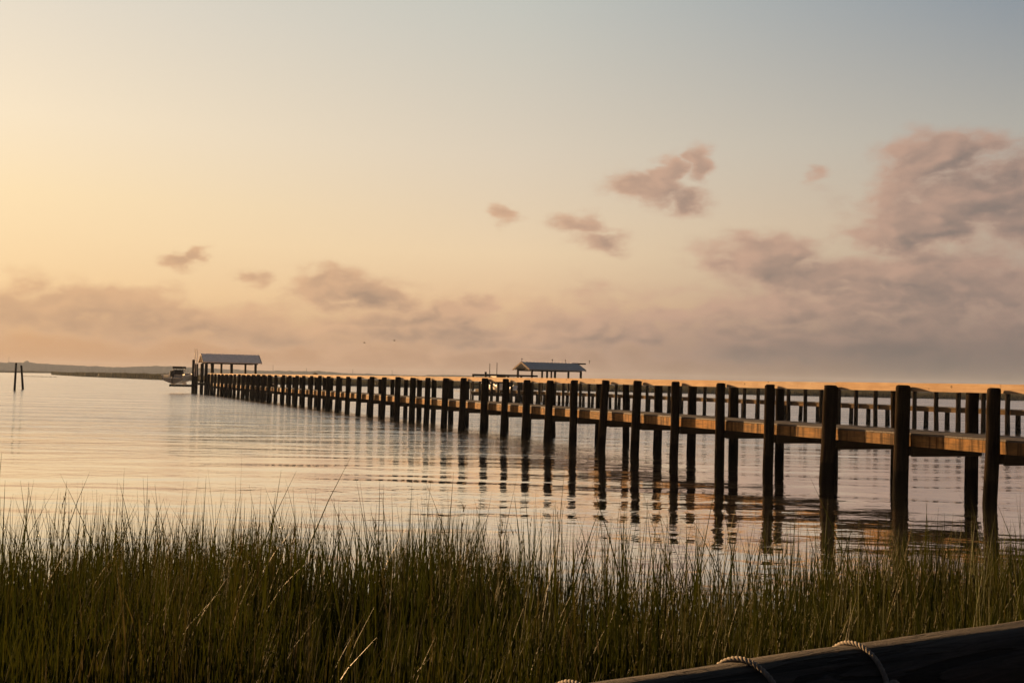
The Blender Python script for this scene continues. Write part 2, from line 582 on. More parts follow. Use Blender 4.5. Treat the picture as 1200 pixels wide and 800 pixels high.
# ------------------------------------------------------------------ the long pier
RP = 0.145                 # pile radius
Z_DECK, Z_RB, Z_RT, Z_PT = 1.27, 2.165, 2.345, 2.285
NEAR_X = [1165.5, 1059, 973.5, 902.7, 844.6, 792, 747.4, 709.8, 673.5, 644.9, 618, 593, 568.4, 543.8, 522.6, 501.8, 484.4, 466.5, 450.7, 436, 421.4, 408.3, 396.7,
          385.4, 375, 365.4, 356.3, 348.3, 340, 332.5, 323.5, 316, 309.2, 303, 297, 291.3, 285.6, 280.6, 275.4, 270.3, 265.6, 261, 256.8, 252.8, 248.8, 245, 241.5]
d0 = F_PX / 60.0
P0 = at(1165.5, 456, d0); P0.z = 0


def on_line(px, py, P, D):
    """distance along the line P + s D (plan view) that photo column px points at"""
    r = ray(px, py)
    # EYE.xy + k r = P + s D
    a, b, c, d = r.x, -D.x, r.y, -D.y
    ex, ey = P.x, P.y
    det = a * d - b * c
    return (a * ey - c * ex) / det


S_N = [on_line(x, hor(x) - 1, P0, PD) for x in NEAR_X]
S_N = [S_N[0] - 5.1, S_N[0] - 2.55] + S_N
W2 = 2.0
pier = empty('pier', P0)
tag(pier, 'long timber pier on thick dark piles with a sunlit pale handrail board, nearest the shore', 'pier')


def pile_mesh(name, zlo, ztop, r, seed):
    rr = random.Random(seed)
    mb = MB()
    n = 16
    zs = [zlo, zlo + 0.6, zlo + 1.3, ztop - 1.2, ztop - 0.4, ztop - 0.05, ztop - 0.015, ztop]
    rs = [1.06, 1.05, 1.03, 1.0, 0.985, 0.97, 0.88, 0.62]
    vs = []
    wob = [(rr.uniform(-0.012, 0.012), rr.uniform(-0.012, 0.012)) for _ in zs]
    lump = [1 + rr.uniform(-0.05, 0.05) for _ in range(n)]
    for z, q, wb in zip(zs, rs, wob):
        for k in range(n):
            a = 2 * PI * k / n
            vs.append((wb[0] + math.cos(a) * r * q * lump[k], wb[1] + math.sin(a) * r * q * lump[k], z))
    fs = []
    for i in range(len(zs) - 1):
        for k in range(n):
            a, b = i * n + k, i * n + (k + 1) % n
            fs.append((a, b, b + n, a + n))
    mb.add(vs, fs, True)
    mb.add([vs[(len(zs) - 1) * n + k] for k in range(n)], [tuple(range(n))])
    me = bpy.data.meshes.new(name)
    me.from_pydata(mb.v, [], mb.f)
    me.polygons.foreach_set('use_smooth', mb.sm)
    me.materials.append(M['pile'])
    me.update()
    return me


# mesh origin at the pile's top so a lean swings the foot
near_meshes = [pile_mesh('pile', -(Z_PT + 1.2), 0.0, RP, 100 + k) for k in range(5)]
rl = random.Random(5)
for i, s in enumerate(S_N):
    p = P0 + PD * s
    for far in (0, 1):
        q = p + PN * (W2 * far) + (PD * rl.uniform(-0.06, 0.06) if far else Vector())
        o = bpy.data.objects.new('pile', near_meshes[(i * 2 + far) % 5])
        COL.objects.link(o)
        o.parent = pier
        o.location = q - P0 + Vector((0, 0, Z_PT + rl.uniform(-0.025, 0.02) - 0.07 * far))
        lean = rl.gauss(1.15, 0.6) if not far else rl.gauss(-0.1, 0.6)
        o.rotation_euler = (R(rl.gauss(0, 0.3)), R(lean), 0)
        sc = rl.uniform(0.88, 1.10) * (0.93 if far else 1.0)
        o.scale = (sc, sc, 1)

ON = RP + 0.008            # inner face of the near piles
Wd0, Wd1 = ON, W2 - ON     # deck runs between the two rows
ZUP = Vector((0, 0, 1))
S_END = S_N[-1] + 1.0
for i in range(len(S_N) - 1):
    a, b = S_N[i], S_N[i + 1]
    for off, side in ((Wd0 + 0.02, 0), (Wd1 - 0.02, 1)):
        fb = MB()
        fb.box(P0 + PD * ((a + b) / 2) + PN * off + ZUP * (Z_DECK - 0.045 - 0.12), PD * ((b - a) / 2 - 0.003), PN * 0.02, ZUP * 0.12)
        if side == 0:
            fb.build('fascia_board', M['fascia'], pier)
        elif i % 3 == 0:
            b3 = S_N[min(i + 3, len(S_N) - 1)]
            fb = MB()
            fb.box(P0 + PD * ((a + b3) / 2) + PN * off + ZUP * (Z_DECK - 0.045 - 0.12), PD * ((b3 - a) / 2 - 0.003), PN * 0.02, ZUP * 0.12)
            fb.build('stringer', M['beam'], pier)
for i, s in enumerate(S_N):
    cb = MB()
    for e in (-1, 1):
        cb.box(P0 + PD * (s + e * (RP + 0.03)) + PN * (W2 / 2 + 0.06) + ZUP * (Z_DECK - 0.045 - 0.245 - 0.105), PD * 0.025, PN * (W2 / 2 - 0.02), ZUP * 0.105)
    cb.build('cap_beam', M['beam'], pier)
# handrail: fresh 2x8 boards on the inside of the piles, joints at every second pile
for side, off in ((0, ON + 0.021), (1, W2 - ON - 0.021)):
    for i in range(0, len(S_N) - 1, 2 if side == 0 else 4):
        a, b = S_N[i], S_N[min(i + (2 if side == 0 else 4), len(S_N) - 1)]
        if b - a < 0.1: continue
        hb = MB()
        dz = rl.uniform(-0.006, 0.006)
        hb.box(P0 + PD * ((a + b) / 2) + PN * off + ZUP * ((Z_RB + Z_RT) / 2 + dz), PD * ((b - a) / 2 - 0.002), PN * 0.02, ZUP * ((Z_RT - Z_RB) / 2))
        hb.build('handrail_board', M['rail'], pier, bevel=0.004)
dk = MB()
s = S_N[0]
while s < S_END:
    w = 0.138
    dk.box(P0 + PD * (s + w / 2) + PN * (W2 / 2) + ZUP * (Z_DECK - 0.0195 + rl.uniform(-0.003, 0.003)), PD * (w / 2 - 0.003), PN * ((Wd1 - Wd0) / 2 - 0.003 + rl.uniform(-0.004, 0.0)), ZUP * 0.0185)
    s += w
dk.build('deck', M['deck'], pier)
# head platform under the shelter, reaching to the right from the pier's end
HD = 4.4
hp = MB()
PH = P0 + PD * S_END
s = 0.0
while s < HD:
    hp.box(PH + PD * (s + 0.07) + PN * 4.0 + ZUP * (Z_DECK - 0.02), PD * 0.067, PN * 4.2, ZUP * 0.019)
    s += 0.14
hp.build('head_platform', M['deck'], pier)
hs = MB()
for ss in (0.03, HD - 0.06):
    hs.box(PH + PD * ss + PN * 4.0 + ZUP * (Z_DECK - 0.17), PD * 0.02, PN * 4.18, ZUP * 0.12)
hs.build('head_fascia', M['beam'], pier)

# ------------------------------------------------------------------ shelters
def shelter(name, label, O, AX, AY, L, Dp, z_deck, z_eave, z_ridge, roof_mat, posts, extra=None, over=0.35):
    """O: near-left corner; AX along the ridge, AY across"""
    root = empty(name, Vector((O.x, O.y, z_deck)))
    tag(root, label, 'shelter', 'open roofed shelters on the pier heads')
    a0, a1 = O - AX * over, O + AX * (L + over)
    rf = MB()
    th = 0.09
    for sgn, base in ((0, -AY * over), (1, AY * (Dp + over))):
        e0, e1 = a0 + base, a1 + base
        r0, r1 = a0 + AY * (Dp / 2), a1 + AY * (Dp / 2)
        e0.z = e1.z = z_eave; r0.z = r1.z = z_ridge
        up = Vector((0, 0, th))
        rf.add([e0, e1, r1, r0, e0 + up, e1 + up, r1 + up, r0 + up],
               [(0, 3, 2, 1), (4, 5, 6, 7), (0, 1, 5, 4), (1, 2, 6, 5), (2, 3, 7, 6), (3, 0, 4, 7)])
        # standing seams
        sl = (r0 - e0)
        k = 0.45
        while k < (a1 - a0).length:
            p = e0 + AX * k + up
            rf.beam(p, p + sl, 0.03, 0.05)
            k += 0.45
    rf.build('roof', roof_mat, root)
    for end, pt in ((-1, a0), (1, a1)):
        tm = MB()
        A = pt - AY * over; B = pt + AY * (Dp / 2); C = pt + AY * (Dp + over)
        A.z = C.z = z_eave + 0.02; B.z = z_ridge + 0.02
        o_ = AX * (end * 0.024)
        tm.beam(A + o_, B + o_, 0.04, 0.2); tm.beam(C + o_ * 1.08, B + o_ * 1.08, 0.04, 0.2)
        tm.build('gable_trim', M['trim'], root)
    fr = MB()
    for q in (0.0, Dp):
        p0, p1 = O + AY * q, O + AX * L + AY * q
        p0.z = p1.z = z_eave - 0.02
        fr.beam(p0, p1, 0.12, 0.2)
    for k in np.linspace(0, L, 5):
        p0, p1 = O + AX * float(k), O + AX * float(k) + AY * Dp
        p0.z = p1.z = z_eave + 0.06
        fr.beam(p0, p1, 0.06, 0.14)
    fr.build('roof_frame', M['post'], root)
    for (k, q, w) in posts:
        pm = MB()
        p = O + AX * k + AY * q
        pm.box(p + ZUP * ((z_eave - 0.12 - 0.6) / 2 - p.z), AX * w / 2, AY * w / 2, ZUP * ((z_eave - 0.12 + 0.6) / 2))
        pm.build('post', M['post'], root, bevel=0.01)
    if extra: extra(root, a0, a1)
    return root


O1 = PH + PD * 0.5 + PN * 0.15
shelter('shelter', 'grey gable roofed shelter at the far end of the long pier, beside the lifted boat', O1, PN, PD, 5.8, 3.3, Z_DECK, 3.56, 4.5, M['shingle'],
        [(0.05, 0, 0.30), (2.85, 0, 0.28), (5.55, 0, 0.24), (0.1, 3.3, 0.22), (2.2, 3.3, 0.22), (4.95, 3.3, 0.22), (0.72, 0.1, 0.34), (-0.25, 1.7, 0.24)])

# second pier
P2a = at(1190, hor(1190), 57.6); P2a.z = 0
D2 = ray(-22, hor(-22)); D2.z = 0; D2.normalize()
N2 = Vector((D2.y, -D2.x, 0))
S2e = on_line(556, hor(556), P2a, D2)
pier2 = empty('pier', P2a)
tag(pier2, 'distant pier with many thin posts, seen beneath the handrail of the long near pier', 'pier')
thin = [pile_mesh('pile', -(2.25 + 1.0), 0.0, 0.125, 200 + k) for k in range(3)]
thin_low = [pile_mesh('pile', -(1.1 + 1.0), 0.0, 0.13, 300 + k) for k in range(3)]
SP2 = 1.58
n2 = 0
s = -9.0
while s < S2e:
    jit = rl.uniform(-0.07, 0.07)
    for kind_, off in ((0, 0.0), (1, 1.7)):
        p = P2a + D2 * (s + jit + (0.79 if kind_ else 0.0)) + N2 * off
        o = bpy.data.objects.new('pile', (thin if kind_ == 0 else thin_low)[n2 % 3])
        COL.objects.link(o); o.parent = pier2
        o.location = p - P2a + Vector((0, 0, 2.25 if kind_ == 0 else 1.08))
        o.rotation_euler = (R(rl.gauss(0, 0.4)), R(rl.gauss(0.6, 0.5)), 0)
        n2 += 1
    s += SP2
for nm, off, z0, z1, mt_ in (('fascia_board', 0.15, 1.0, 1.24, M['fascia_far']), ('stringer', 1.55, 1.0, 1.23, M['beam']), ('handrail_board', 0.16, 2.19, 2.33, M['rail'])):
    s = -9.2
    while s < S2e - 0.1:
        e = min(s + 4.74, S2e)
        b_ = MB()
        b_.box(P2a + D2 * ((s + e) / 2) + N2 * off + ZUP * ((z0 + z1) / 2), D2 * ((e - s) / 2 - 0.004), N2 * 0.02, ZUP * ((z1 - z0) / 2))
        b_.build(nm, mt_, pier2)
        s = e
dk = MB()
s = -9.2
while s < S2e:
    dk.box(P2a + D2 * (s + 0.07) + N2 * 0.85 + ZUP * 1.262, D2 * 0.066, N2 * 0.76, ZUP * 0.018)
    s += 0.14
dk.build('deck', M['deck'], pier2)
H2 = P2a + D2 * S2e
hp = MB()
s = 0.0
while s < 4.6:
    hp.box(H2 + D2 * (s + 0.07) + N2 * 7.2 + ZUP * 0.96, D2 * 0.066, N2 * 7.6, ZUP * 0.02)
    s += 0.14
hp.build('head_platform', M['deck'], pier2)
hf = MB()
hf.box(H2 + D2 * -0.03 + N2 * 7.2 + ZUP * 0.82, D2 * 0.02, N2 * 7.6, ZUP * 0.12)
hf.build('head_fascia', M['fascia_far'], pier2)
rp = MB()
for k in (-0.35, 0.9, 2.0):
    p = H2 + N2 * k + D2 * 0.1
    rp.box(p + ZUP * 0.5, N2 * 0.06, D2 * 0.06, ZUP * 1.4)
rp.beam(H2 + N2 * -0.4 + D2 * 0.1 + ZUP * 1.84, H2 + N2 * 2.1 + D2 * 0.1 + ZUP * 1.84, 0.06, 0.12)
rp.build('end_railing', M['post'], pier2)


def spikes(root, a0, a1):
    rb = MB()
    O2 = (a0 + a1) / 2
    q = N2 * 0.0 + D2 * (3.6 / 2)
    z = 4.38
    e1 = a1 + D2 * (3.6 / 2); e1.z = z - 0.02
    rb.beam(e1 - N2 * 0.6, e1 + N2 * 1.15, 0.14, 0.16)
    rb.build('ridge_beam', M['post'], root)
    for k in (0.05, 3.9, 5.6, 8.75):
        sp = MB()
        p = a0 + D2 * 1.8 + N2 * k; p.z = z + 0.02
        sp.tube([p, p + ZUP * 0.42], 0.022, 6)
        sp.beam(p + ZUP * 0.3 - N2 * 0.1, p + ZUP * 0.3 + N2 * 0.1, 0.03, 0.05)
        sp.build('roof_spike', M['post'], root)


O2 = H2 + N2 * 7.0 + D2 * 0.4
shelter('shelter', 'blue grey gable roofed shelter on the distant pier, above the middle of the near handrail', O2, N2, D2, 6.4, 3.6, 0.98, 3.5, 4.32, M['slate'],
        [(0.1, 0, 0.18), (0.1, 3.6, 0.2), (2.0, 0, 0.18), (3.2, 3.6, 0.18), (3.0, 0, 0.2), (4.7, 0, 0.18), (4.4, 3.6, 0.16), (6.3, 0, 0.2)], spikes)

# ------------------------------------------------------------------ boats and lifts
def boat(name, label, C, ang, L, B, H, hull_mat, top='ttop', antennas=(), zk=1.1):
    """C: keel point amidships in plan; ang: heading of the bow (radians from +Y towards +X)"""
    ax = Vector((math.sin(ang), math.cos(ang), 0)); ay = Vector((ax.y, -ax.x, 0))
    root = empty(name, Vector((C.x, C.y, zk)))
    tag(root, label, 'boat', 'motor boats raised on lifts')
    hb = MB()
    st = np.linspace(-0.5, 0.5, 13)
    prof = []
    for s_ in st:
        u = s_ + 0.5
        bw = B / 2 * (1.0 if u < 0.55 else math.sqrt(max(0.0, 1 - ((u - 0.55) / 0.45) ** 2.2)))
        bw = max(bw, 0.02)
        sheer = H * (0.86 + 0.22 * u ** 2)
        keel = H * (0.0 + 0.55 * max(0, (u - 0.7) / 0.3) ** 2)
        ch = H * (0.33 + 0.3 * max(0, u - 0.5))
        c = C + ax * (s_ * L)
        pts = [(0, keel), (bw * 0.82, max(ch, keel + 0.02)), (bw * 0.93, (ch + sheer) / 2), (bw, sheer), (bw * 0.9, sheer + 0.01), (bw * 0.86, sheer - 0.32)]
        ringp = [c + ay * x + ZUP * (zk + z) for x, z in reversed(pts[1:])] + [c + ay * -x * -1 * 0 + ZUP * (zk + pts[0][1])] + [c - ay * x + ZUP * (zk + z) for x, z in pts[1:]]
        prof.append(ringp)
    nr = len(prof[0])
    vs = [p for r_ in prof for p in r_]
    fs = []
    for i in range(len(st) - 1):
        for k in range(nr - 1):
            fs.append((i * nr + k, i * nr + k + 1, (i + 1) * nr + k + 1, (i + 1) * nr + k))
        fs.append((i * nr + nr - 1, i * nr, (i + 1) * nr, (i + 1) * nr + nr - 1))     # cockpit sole
    fs.append(tuple(range(nr)))                                                     # transom
    hb.add(vs, fs, False)
    hull = hb.build('hull', hull_mat, root)
    rr = MB()
    for sd in (1, -1):
        pl = [prof[i][2] if sd == 1 else prof[i][nr - 3] for i in range(len(st))]
        rr.tube([Vector(p) + ZUP * 0.0 + ay * (0.015 * sd) for p in pl], 0.035, 6)
    rr.build('rub_rail', M['white'], root)
    ce = C + ax * (-0.02 * L) + ZUP * (zk + H * 0.6)
    cn = MB()
    cn.box(ce + ZUP * 0.2, ax * 0.5, ay * 0.5, ZUP * 0.32)
    cn.build('console', M['white'], root, bevel=0.06)
    ws = MB()
    a = ce + ax * 0.42 + ZUP * 0.95
    a = a - ZUP * 0.42
    ws.add([a + ay * 0.62 - ax * 0.9, a + ay * 0.6, a - ay * 0.6, a - ay * 0.62 - ax * 0.9] + [a + ay * 0.58 - ax * 0.9 + ZUP * 0.40, a + ay * 0.5 - ax * 0.2 + ZUP * 0.40, a - ay * 0.5 - ax * 0.2 + ZUP * 0.40, a - ay * 0.58 - ax * 0.9 + ZUP * 0.40],
           [(0, 1, 5, 4), (1, 2, 6, 5), (2, 3, 7, 6), (0, 4, 7, 3), (4, 5, 6, 7), (0, 3, 2, 1)])
    ws.build('windshield', M['skiff_glass'], root)
    tt = MB()
    tc_ = ce + ZUP * 1.20 - ax * 0.1
    tt.box(tc_, ax * 0.95, ay * 0.56, ZUP * 0.13)
    tto = tt.build('canopy', M['black'], root, bevel=0.03)
    for ex in (-0.7, 0.6):
        for ey in (-0.5, 0.5):
            fr = MB()
            fr.tube([ce + ax * ex + ay * ey + ZUP * -0.2, ce + ax * (ex - 0.1) + ay * ey + ZUP * 1.1], 0.03, 6)
            fr.build('canopy_pole', M['black'], root)
    if top == 'covered':
        cv = MB()
        cv.box(ce + ZUP * 0.66 - ax * 0.75, ax * 0.3, ay * 0.6, ZUP * 0.22)
        cv.build('seat_back', M['black'], root, bevel=0.05)
    mo = MB()
    mc = C - ax * (L * 0.5 + 0.3) + ZUP * (zk + H * 0.9)
    mo.box(mc + ZUP * 0.15, ax * 0.3, ay * 0.2, ZUP * 0.32)
    mo.box(mc - ZUP * 0.5, ax * 0.1, ay * 0.06, ZUP * 0.45)
    mo.build('outboard_motor', M['black'], root, bevel=0.06)
    for (fa, fl, hh) in antennas:
        an = MB()
        p = C + ax * (fa * L) + ay * fl + ZUP * (zk + H * 0.6)
        an.tube([p, p + ZUP * hh], [0.05, 0.03], 6)
        an.build('antenna', M['post'], root)
    return root


ang1 = R(-3.0)
C1 = at(210.5, hor(210), 129.5); C1.z = 0
boat('motor_boat', 'open motor boat with a dark canopy, raised at the end of the long pier', C1, ang1, 6.2, 2.5, 1.15, M['hull'], 'covered', zk=1.05)
lift1 = empty('boat_lift', Vector((at(226, hor(226), 128.0).x, 128.0, 0)))
tag(lift1, 'boat lift with a long low cradle and thin pale poles, beside the grey roofed shelter', 'boat lift', 'boat lifts at the pier heads')
for dpt in (127.3, 131.2):
    a = at(199, hor(199), dpt); b = at(230, hor(230), dpt)
    cb = MB()
    a.z = b.z = 0.88
    cb.beam(a, b, 0.2, 0.22)
    cb.build('cradle_beam', M['post'], lift1)
    bk = MB()
    for px in (203.5, 216.5):
        c = at(px, hor(px), dpt); c.z = 1.1
        bk.box(c, Vector((0.22, 0, 0)), Vector((0, 0.1, 0)), Vector((0, 0, 0.12)))
    bk.build('bunk', M['white'], lift1)
for px, dpt, zt in ((225.5, 127.3, 2.4), (230.3, 127.6, 3.4), (226.5, 131.2, 3.4), (229.3, 131.3, 3.4)):
    p = at(px, hor(px), dpt)
    pm = MB()
    pm.tube([Vector((p.x, p.y, -0.8)), Vector((p.x, p.y, zt))], 0.17 if px > 226 else 0.08, 10)
    pm.build('pile', M['post'], lift1)
for px in (227.9, 230.2):
    p = at(px, hor(px), 127.4)
    pm = MB()
    pm.tube([Vector((p.x, p.y, 2.0)), Vector((p.x, p.y, 5.15 if px < 229 else 5.05))], [0.06, 0.035], 8)
    pm.build('pole', M['pole'], lift1)
p = at(226.4, hor(226), 127.45)
mo = MB(); mo.box(Vector((p.x, p.y, 3.35)), Vector((0.13, 0, 0)), Vector((0, 0.15, 0)), Vector((0, 0, 0.52)))
mo.build('motor_box', M['post'], lift1, bevel=0.06)

# second lift
L2 = H2 + N2 * 1.3 + D2 * 0.2
lift2 = empty('boat_lift', Vector((L2.x, L2.y, 0)))
tag(lift2, 'boat lift with dark level top beams on four piles, left of the blue grey shelter', 'boat lift', 'boat lifts at the pier heads')
for q in (0.0, 3.4):
    tb = MB()
    p0, p1 = L2 + D2 * q, L2 + N2 * (4.6 if q else 6.4) + D2 * q
    p0.z = p1.z = 2.82
    tb.beam(p0, p1, 0.16, 0.2)
    tb.build('top_beam', M['post'], lift2)
    for k in (0.1, 4.4):
        pm = MB()
        p = L2 + N2 * k + D2 * q
        pm.tube([Vector((p.x, p.y, -0.8)), Vector((p.x, p.y, 3.15 if (k < 1 and q == 0) else 2.72))], 0.12, 10)
        pm.build('pile', M['post'], lift2)
    cb = MB()
    p0, p1 = L2 + N2 * 0.3 + D2 * (q + 0.25), L2 + N2 * 4.2 + D2 * (q + 0.25)
    p0.z = p1.z = 0.62
    cb.beam(p0, p1, 0.16, 0.2)
    cb.build('cradle_beam', M['post'], lift2)
C2 = L2 + N2 * 2.3 + D2 * 1.9
boat('motor_boat', 'pale motor boat with two tall antennas, left of the blue grey shelter', Vector((C2.x, C2.y, 0)), R(-25), 6.0, 2.4, 1.1, M['white'], 'ttop', ((-0.05, -1.0, 2.7), (0.0, 0.0, 2.8)), zk=0.75)
# timber screen on the second head
sc_ = MB()
p = H2 + N2 * 5.9 + D2 * 0.35
sc_.box(p + ZUP * 1.45, N2 * 0.42, D2 * 0.03, ZUP * 0.45)
for e in (-0.38, 0.38):
    sc_.box(p + N2 * e + D2 * 0.06 + ZUP * 1.42, N2 * 0.04, D2 * 0.028, ZUP * 0.48)
tag(sc_.build('board_screen', M['brown'], origin=(p.x, p.y, 0.98)), 'brown board panel on the distant pier head, below the blue grey roof', 'screen')

# ------------------------------------------------------------------ lone piles, masts, birds, shrubs
for (bx_, by_, tx_, ty_, r_, lab) in ((17.0, 457.6, 19.0, 425.0, 0.11, 'taller of the two dark poles standing alone in the water, leaning right'),
                                      (26.8, 456.0, 25.0, 428.2, 0.12, 'shorter of the two dark poles standing alone in the water, leaning left')):
    Y = 2.2 * F_PX / (by_ - hor(bx_))
    b_ = at(bx_, by_, Y); t_ = at(tx_, ty_, Y + 0.2)
    mb = MB()
    dv = (t_ - b_)
    mb.tube([b_ - dv * 0.25, b_, b_ + dv * 0.5, t_], [r_ * 1.1, r_ * 1.08, r_, r_ * 0.92], 12)
    tag(mb.build('mooring_pile', M['pile'], origin=(b_.x, b_.y, 0)), lab, 'mooring pile', 'lone piles in the water at the left')

for (px, top, Y, lab) in ((10.4, 418.0, 2400, 'faint mast on the hills, left of the two leaning poles'),
                          (320, 427.5, 2400, 'faint mast on the hills just right of the grey shelter roof'),
                          (359, 431.0, 2400, 'short faint mast on the hills, second one right of the grey shelter'),
                          (413.5, 432.5, 2400, 'faint mast on the hills midway between the two roofed shelters'),
                          (459.5, 433.5, 2400, 'faint mast on the hills, nearest to the distant boat with antennas')):
    t_ = at(px, top, Y); b_ = at(px, hor(px) - 1.5, Y)
    mb = MB()
    mb.tube([b_, (b_ + t_) / 2, t_], [0.75, 0.5, 0.35], 6)
    for k in (0.35, 0.6, 0.85):
        c = b_.lerp(t_, k)
        mb.box(c, Vector((0.8, 0, 0)), Vector((0, 0.15, 0)), Vector((0, 0, 0.15)))
    tag(mb.build('radio_mast', M['post'], origin=b_), lab, 'mast', 'radio masts on the skyline')

for (px, py, Y, rot, lab) in ((427.0, 401.5, 170, 0.5, 'tiny dark bird flying low in the cloud, the left one of the pair'),
                              (462.3, 399.0, 170, -0.3, 'tiny dark bird flying low in the cloud, the right one of the pair')):
    c = at(px, py, Y)
    mb = MB()
    cx, sx = math.cos(rot), math.sin(rot)
    d = Vector((cx, sx, 0)); w = Vector((-sx, cx, 0))
    mb.tube([c - d * 0.26, c - d * 0.16, c, c + d * 0.14, c + d * 0.2, c + d * 0.27], [0.015, 0.05, 0.075, 0.055, 0.045, 0.01], 8)
    for sg in (1, -1):
        a = c + d * 0.08; b_ = c - d * 0.08
        m1, m2 = a + w * (0.28 * sg) + ZUP * 0.14, b_ + w * (0.28 * sg) + ZUP * 0.13
        t_ = c - d * 0.12 + w * (0.6 * sg) + ZUP * 0.08
        th = ZUP * 0.018
        mb.add([a, b_, m2, m1, t_, a + th, b_ + th, m2 + th, m1 + th, t_ + th * 0.6],
               [(0, 1, 2, 3), (5, 8, 7, 6), (3, 2, 4), (8, 9, 7), (0, 3, 8, 5), (1, 6, 7, 2), (3, 4, 9, 8), (2, 7, 9, 4)])
    mb.add([c - d * 0.22 + w * 0.02, c - d * 0.22 - w * 0.02, c - d * 0.36 - w * 0.07, c - d * 0.36 + w * 0.07, c - d * 0.22 + w * 0.02 + ZUP * 0.015, c - d * 0.22 - w * 0.02 + ZUP * 0.015],
           [(0, 1, 2, 3), (4, 3, 2, 5), (0, 4, 5, 1)])
    mb.v = [tuple(c + (Vector(p) - c) * 0.72) for p in mb.v]
    tag(mb.build('bird', M['bird'], origin=c), lab, 'bird', 'birds flying over the water')

for (px, Y, h, w, lab) in ((369.3, 312, 3.35, 1.1, 'small dark shrub on the marsh, showing over the pier handrail'),
                           (403.0, 312, 2.85, 0.9, 'lower dark shrub on the marsh, peeping over the pier handrail')):
    c = at(px, hor(px), Y); c.z = 0.9
    root = empty('shrub', c)
    tag(root, lab, 'shrub', 'shrubs on the marsh')
    tr = MB(); tr.tube([c, c + ZUP * (h - 1.6)], [0.12, 0.06], 6)
    tr.build('trunk', M['post'], root)
    n = 700
    u = rng.normal(0, 1, (n, 3)); u /= np.linalg.norm(u, axis=1)[:, None]
    rad = rng.uniform(0.3, 1, n) ** 0.6
    pos = np.stack([u[:, 0] * rad * w * 0.8, u[:, 1] * rad * w * 0.8, (h - 0.9) * 0.62 + u[:, 2] * rad * (h - 0.9) * 0.38], -1)
    V, q, tn = blades(pos, rng.uniform(0.12, 0.3, n), rng.uniform(0.06, 0.14, n), rng.uniform(0, 0.8, n), rng.uniform(0, 2 * PI, n), rng.uniform(0, 0.3, n), 2)
    np_mesh('crown', V, q, reed, root, {'tint': tn})

# log
ZL_TOP = 1.2
def log_pt(px, py):
    d = ray(px, py)
    k = (ZL_TOP - EYE.z) / d.z
    return EYE + d * k


la, lb = log_pt(690, 800), log_pt(1200, 727)
RL = 0.165
ld = (lb - la).normalized()
ls = Vector((ld.y, -ld.x, 0))                 # horizontal, towards the camera side
# the silhouette's upper edge lies on the back of the log: shift the axis forward and down
# ------------------------------------------------------------------ foreground: grass, log, rope
grass = grass_mat('cordgrass', [(0.0, (0.0065, 0.0095, 0.0015, 1)), (0.3, (0.013, 0.0175, 0.0025, 1)), (0.6, (0.023, 0.0255, 0.0035, 1)), (0.8, (0.030, 0.026, 0.006, 1)), (1.0, (0.045, 0.038, 0.023, 1))], 0.24)


